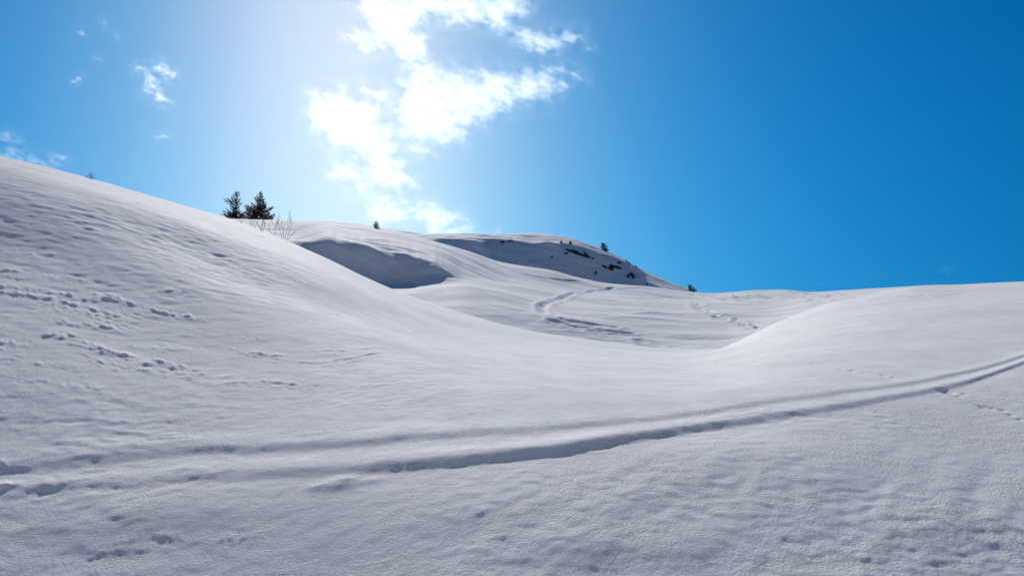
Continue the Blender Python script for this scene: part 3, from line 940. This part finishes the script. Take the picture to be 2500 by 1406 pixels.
# the pair by the left crest
def behind_crest(px, dy):
    """a spot dy metres past the crest of the middle hill"""
    Yk_, Ek_ = mid.column(px)
    y = Yk_[6] + dy
    z = float(pchip(np.log(Yk_), Ek_, np.log(np.array([y])))[0]) * y
    return Vector(((px - 1250) / F * y, y, z - 0.2))
b = behind_crest(573, 15)
k = b.y / F
top = lambda py: (HY - py) / F * b.y - b.z
def sideA(t, a):
    c = ang(a)
    f = 1.0
    if c > 0.2 and 0.25 < t < 0.5: f = 0.6
    if c < -0.3 and t < 0.3: f = 1.05
    if c < -0.2 and 0.32 < t < 0.45: f = 0.55
    if c < -0.2 and 0.5 < t < 0.62: f = 1.45
    if c > 0.1 and 0.62 < t < 0.74: f = 0.5
    if c > 0.3 and 0.78 < t < 0.9: f = 1.5
    return f
spruce(b, top(464), 33 * k, 'dark spruce with ragged open branches, left one of the pair by the crest', 11, 20, 6, 1.0, (0.07, 0), sideA, 1.0, 0.0, 0.1, GT)
b = behind_crest(635, 16)
def sideB(t, a):
    c = ang(a)
    f = 1.0
    if c < -0.3 and t < 0.5: f = 1.2
    if c > 0.3 and t > 0.4: f = 0.75
    if c < 0 and 0.42 < t < 0.56: f = 0.65
    if c > 0.2 and t < 0.3: f = 0.85
    return f
spruce(b, top(467), 42 * k, 'dense brown-green spruce, right one of the pair by the crest', 12, 22, 8, 1.35, (0.03, 0), sideB, 1.0, 0.0, 0.05, GT, None, NEEDLE_BROWN)
b = on(mid, 919, 558, 0.2); k = b.y / F
spruce(b, 21 * k, 9.5 * k, 'tiny lone spruce on the middle ridge below the clouds', 13, 10, 6, 1.2, (-0.05, 0), None, 0.6, 0.0, 0.0, GT, 0.06 * 21 * k)
b = on(far, 1476, 613, 0.3); k = b.y / F
spruce(b, 23 * k, 11 * k, 'leaning bushy spruce on the skyline of the rocky hill', 14, 11, 7, 1.4, (-0.32, 0), None, 0.55, 0.0, 0.0, GT, 0.06 * 23 * k)
b = on(far, 1689, 711, 0.3); k = b.y / F
spruce(b, 18 * k, 11 * k, 'rounded bushy spruce at the foot of the rocky hill skyline', 15, 9, 7, 1.5, (-0.4, 0), None, 0.5, 0.0, 0.0, GT, 0.07 * 18 * k)
b = on(near, 221, 437.5, 0.25); k = b.y / F
spruce(b, 24 * k, 14 * k, 'thin sprig of spruce tip poking over the left snow crest', 16, 6, 4, 0.45, (0.02, 0), None, 0.6, 0.15, -0.05, GT, 0.06 * 24 * k)

def shrub(base, H, label, seed, stems, spread=0.5, thick=0.012, forks=3, cat='shrub', straight=False, group='bare shrubs on the snow'):
    rr = random.Random(seed)
    root = empty('bare_shrub', base)
    tag(root, label, cat, group)
    def grow(bm, p, d, L, r, depth):
        pts = [p]; n = 5
        for i in range(n):
            d = (d + Vector((rr.gauss(0, .13), rr.gauss(0, .13), rr.gauss(0.03, .08)))).normalized()
            pts.append(pts[-1] + d * L / n)
        tube(bm, pts, [r * (1 - 0.6 * i / n) for i in range(n + 1)], 4)
        if depth > 0:
            for j in range(forks):
                i = rr.randint(2, n)
                d2 = (d + Vector((rr.gauss(0, .55), rr.gauss(0, .55), rr.uniform(-.1, .4)))).normalized()
                grow(bm, pts[i], d2, L * rr.uniform(.35, .6), r * 0.55, depth - 1)
        else:
            # dry bud or seed head at the tip
            q = pts[-1]
            s = r * 2.2
            vs = [bm.verts.new(q + Vector(v) * s) for v in ((1, 0, 0), (-1, 0, 0), (0, 1, 0), (0, -1, 0), (0, 0, 1.5), (0, 0, -1.5))]
            for a, b2, c in ((0, 2, 4), (2, 1, 4), (1, 3, 4), (3, 0, 4), (2, 0, 5), (1, 2, 5), (3, 1, 5), (0, 3, 5)):
                bm.faces.new((vs[a], vs[b2], vs[c]))
    for s_, (dx, lean, hh) in enumerate(stems):
        bm = bmesh.new()
        p0 = Vector((dx, rr.uniform(-.15, .15), -0.15))
        d = Vector((lean, rr.gauss(0, .12), 1)).normalized()
        grow(bm, p0, d, H * hh, thick * H * (0.6 + 0.5 * hh), 2)
        part('stem', bm, TWIG, root)
    return root

b = on(near, 639, 562.5, 0.0); k = b.y / F
shrub(b, 62 * k, 'bare sapling with a straight stem in front of the dense spruce', 31, [(0, .02, 0.75), (0.0, .45, 0.5), (0, -.5, .45)], thick=0.017)
b = on(near, 610, 552, 0.0)
shrub(b, 30 * k, 'low thin bare twigs left of the sapling', 32, [(-.35, -.6, .8), (0.1, -.25, .9), (0.35, -.1, .6), (-.7, -.9, .6)], thick=0.019, forks=3)
b = on(near, 690, 583, 0.0)
shrub(b, 58 * k, 'largest bare shrub with many fine branches on the left crest', 33, [(-.35, -.25, .95), (-.1, .05, .85), (.1, .35, .95), (.25, .55, .7), (-.5, -.75, .6), (.3, .9, .55), (-.7, -1.0, .5), (.0, -.1, .7)], thick=0.0105, forks=4)
b = on(mid, 722, 587, 0.0); k = b.y / F
shrub(b, 9 * k, 'single short twig in the snow beyond the large bare shrub', 34, [(0, .8, 1.0)], thick=0.03, forks=2)
b = on(mid, 955, 563, 0.0); k = b.y / F
shrub(b, 8 * k, 'faint tuft of twigs near the tiny lone spruce', 35, [(-.2, -.2, .9), (.2, .1, 1), (.5, .3, .7)], thick=0.015, forks=2)
b = on(mid, 1200, 634, 0.0); k = b.y / F
shrub(b, 11 * k, 'brown brush peeking over the inner ridge line', 36, [(-.6, -.3, .8), (-.2, .1, 1), (.3, .2, .9), (.8, .4, .7), (-1., -.4, .6)], thick=0.014, forks=3)
b = on(far, 1518, 637, 0.0); k = b.y / F
shrub(b, 14 * k, 'pale bare bush on the skyline above the arched outcrop', 37, [(-.5, -.3, .8), (0, .1, 1), (.5, .4, .8), (.9, .7, .6)], thick=0.009, forks=3)
for px, py, hh, lab, sd in [(1530, 643, 9, 'small dark evergreen tuft on the skyline, upper of three', 41), (1536, 646, 9, 'small dark evergreen tuft on the skyline, middle of three', 42),
                            (1552, 654, 8, 'small dark evergreen tuft on the skyline, lowest of three', 43)]:
    b = on(far, px, py, 0.1); k = b.y / F
    spruce(b, hh * k, 3.4 * k, lab, sd, 6, 5, 1.0, (-0.15, 0), None, 0.6, 0.0, 0.0, GT, 0.11 * hh * k)

# ------------------------------------------------------------------ clouds: closed bodies of scattering droplets
CD = 9000.0
def cloud(polys, label, seed, thick=1.0, soft=14.0, rough=9.0, fray=0.5, dist=CD, step=2.4, dens=0.003, tau=0.72, g=0.55, grow=9.0, ns=1.0):
    """polys in photograph pixels; the thickness of the body follows the distance from its ragged edge"""
    allp = np.concatenate([np.array(p, float) for p in polys])
    x0, y0 = allp.min(0) - 40; x1, y1 = allp.max(0) + 40
    gx, gy = np.meshgrid(np.arange(x0, x1, step), np.arange(y0, y1, step))
    sc_ = rough / 9.0
    wx = gx + 10 * sc_ * fbm(gx / 46, gy / 46, 4, seed); wy = gy + 10 * sc_ * fbm(gx / 46 + 31, gy / 46, 4, seed + 5)
    sd = np.full(gx.shape, -1e9)
    for p in polys:
        sd = np.maximum(sd, poly_sd(p, wx, wy))
    rx, ry = (gx + gy * 0.35) * 1.0, (gy - gx * 0.35)          # fibres drawn out along the wind
    n = fbm(rx / (42 * ns), ry / (27 * ns), 6, seed + 9, 0.6)
    n2 = fbm(rx / (14 * ns) + 3, ry / (8 * ns), 4, seed + 13, 0.62)
    v = sd + rough * 2.2 * n + rough * 0.8 * n2 * np.exp(-np.abs(sd) / 40)
    v = v + grow
    T = (np.clip(v, 0, None) / (soft * 2.4)) ** 1.9
    T = 3.0 * T / (1 + T)
    T = T * np.clip(0.66 + 1.3 * fray * (n + 0.18 * n2), 0.08, None)
    T = T + 0.42 * np.exp(-(np.maximum(-sd, 0) / (2.0 * soft))**2) * np.clip(n + 0.3 + 0.2 * n2, 0, None)
    edge = np.minimum.reduce([gx - x0, x1 - gx, gy - y0, y1 - gy])
    T *= sstep(3, 14, edge)
    k = dist / F
    Hh = T * tau / dens / 3.0 * thick            # metres
    lump = (0.9 * n + 0.5 * n2) * np.minimum(Hh, 500) * 0.5
    nn, mm = gx.shape
    def place(D):
        return np.stack([(gx - 1250) / F * D, D, (HY - gy) / F * D], -1)
    fr = place(dist - 0.5 * Hh - lump); bk = place(dist + 0.5 * Hh - lump)
    on_ = T > 1e-4
    iF = np.arange(nn * mm).reshape(nn, mm)
    iB = np.where(on_, iF + nn * mm, iF)
    def quads(i): return np.stack([i[:-1, :-1], i[1:, :-1], i[1:, 1:], i[:-1, 1:]], -1).reshape(-1, 4)
    qF, qB = quads(iF), quads(iB)
    kq = on_.ravel()[qF].any(1)
    qF, qB = qF[kq], qB[kq][:, ::-1]
    co = np.concatenate([fr.reshape(-1, 3), bk.reshape(-1, 3)])
    q = np.concatenate([qF, qB])
    used = np.unique(q); rm = np.full(len(co), -1); rm[used] = np.arange(len(used))
    co = co[used]; q = rm[q]
    c = co.mean(0)
    ob = raw_mesh('cloud', co - c, q, cloud_mat('cloud_droplets', dens, g))
    ob.location = c
    return tag(ob, label, 'cloud', 'fair-weather clouds')

Z3 = lambda pts: [(700 + x * 0.42667, y * 0.42667) for x, y in pts]
Z4 = lambda pts: [(x * 0.32715, y * 0.32715) for x, y in pts]
MAIN = Z3([(400, -40), (430, 60), (440, 110), (480, 160), (520, 190), (470, 200), (400, 190), (350, 200), (390, 230), (400, 290), (450, 300), (520, 270), (600, 270), (660, 320), (690, 370),
           (650, 400), (690, 440), (700, 470), (640, 470), (660, 510), (640, 580), (610, 660), (620, 740), (660, 770), (700, 800), (720, 850), (790, 880), (840, 860), (820, 810), (900, 830),
           (1000, 800), (1030, 770), (1010, 720), (1060, 700), (1130, 710), (1180, 670), (1250, 640), (1310, 610), (1400, 580), (1480, 570), (1540, 530), (1600, 500), (1590, 470), (1530, 440),
           (1540, 400), (1600, 400), (1640, 430), (1680, 450), (1650, 400), (1600, 385), (1500, 385), (1420, 410), (1280, 395), (1200, 410), (1120, 395), (1090, 420), (1000, 410), (920, 390),
           (850, 400), (790, 360), (810, 310), (800, 260), (790, 210), (740, 160), (760, 110), (820, 100), (900, 110), (960, 150), (1010, 150), (1080, 130), (1150, 150), (1230, 180), (1280, 190),
           (1300, 230), (1340, 270), (1430, 300), (1520, 290), (1580, 250), (1650, 240), (1690, 210), (1600, 175), (1570, 205), (1480, 180), (1420, 190), (1320, 170), (1270, 150), (1300, 110),
           (1400, 90), (1395, 30), (1380, -40)])
COLUMN = Z3([(150, 540), (240, 530), (330, 520), (370, 560), (410, 570), (480, 590), (500, 570), (480, 530), (410, 520), (430, 500), (490, 500), (560, 530), (610, 585), (560, 590), (530, 650),
             (560, 720), (580, 770), (620, 830), (640, 870), (600, 880), (640, 920), (680, 980), (730, 1030), (750, 1075), (680, 1070), (640, 1100), (580, 1080), (500, 1060), (450, 1050),
             (450, 1100), (560, 1130), (650, 1170), (700, 1240), (640, 1270), (560, 1290), (480, 1250), (450, 1180), (430, 1120), (370, 1060), (300, 1010), (255, 1015), (270, 960), (290, 925),
             (360, 950), (430, 960), (470, 960), (430, 900), (380, 870), (330, 850), (280, 840), (200, 780), (120, 720), (130, 640)])
LOWC = Z3([(700, 1190), (760, 1170), (830, 1155), (890, 1190), (940, 1220), (1010, 1240), (1045, 1260), (950, 1265), (920, 1300), (980, 1290), (1060, 1320), (1080, 1350), (820, 1360), (780, 1280), (700, 1220)])
cloud([MAIN], 'largest bright white cloud filling the top middle of the sky', 501)
cloud([COLUMN], 'tall white cloud column trailing down towards the middle ridge', 511, tau=0.75)
cloud([LOWC], 'low puffy cloud just above the ridge beside the column cloud', 521, 1.0, 11, 7, tau=0.8)
cloud([Z4([(1010, 500), (1040, 485), (1090, 510), (1130, 560), (1180, 610), (1200, 670), (1260, 740), (1270, 760), (1235, 790), (1150, 760), (1140, 700), (1060, 680), (1070, 600), (1100, 570), (1060, 540), (1010, 525)]),
       Z4([(1130, 500), (1190, 475), (1260, 490), (1300, 530), (1310, 590), (1270, 600), (1210, 570), (1150, 540)])],
      'small curled white cloud alone in the left sky', 531, 0.75, 8, 5, 0.8, step=1.6, grow=4.0, ns=0.5)
def wisp(cx, cy, w, h, label, seed, rot=0.0, thick=0.4):
    pts = []
    for i in range(14):
        a = 2 * math.pi * i / 14
        x, y = w * 0.5 * math.cos(a), h * 0.5 * math.sin(a)
        pts.append((cx + x * math.cos(rot) - y * math.sin(rot), cy + x * math.sin(rot) + y * math.cos(rot)))
    cloud([pts], label, seed, thick, 6, 6.0, 1.1, step=1.3, grow=2.5, ns=0.35)
wisp(398, 332, 38, 12, 'short flat wisp of cloud below the small curled cloud', 541, -0.1)
wisp(190, 195, 34, 13, 'thin bright wisp of cloud left of the small curled cloud', 551, -0.4)
wisp(200, 78, 32, 11, 'faint wisp of cloud high on the left, above the thin bright wisp', 561, 0.5, 0.28)
wisp(256, 54, 14, 24, 'tiny upright wisp of cloud nearest the top left', 571, 0.3, 0.28)
wisp(286, 88, 36, 8, 'thin diagonal streak of cloud under the tiny upright wisp', 581, 0.6, 0.2)
wisp(238, 143, 20, 9, 'tiny faint puff between the streak and the thin bright wisp', 591, 0.1, 0.22)
cloud([[(-60, 330), (20, 328), (60, 345), (30, 352), (-60, 350)], [(-60, 362), (30, 360), (60, 372), (110, 385), (150, 378), (158, 395), (120, 415), (60, 405), (-60, 390)]],
      'soft streaky cloud bank resting on the left snow crest', 601, 0.35, 12, 9, 1.1, ns=0.7)
wisp(235, 398, 14, 36, 'faint upright wisp of cloud over the spruce sprig', 611, -0.3, 0.08)
wisp(422, 292, 14, 24, 'faint speck of cloud between the curled cloud and the flat wisp', 621, -0.3, 0.08)
wisp(1447, 119, 26, 11, 'tiny wisp of cloud off the right tip of the largest cloud', 631, -0.1, 0.28)
wisp(1216, 566, 20, 18, 'small puff of cloud rising behind the rocky hill', 641, 0, 0.25)
wisp(2312, 656, 44, 22, 'faint cloud shred low over the right ridge', 651, -0.5, 0.05)
wisp(2240, 655, 26, 16, 'fainter cloud shred low over the right ridge, farther left', 661, -0.5, 0.04)
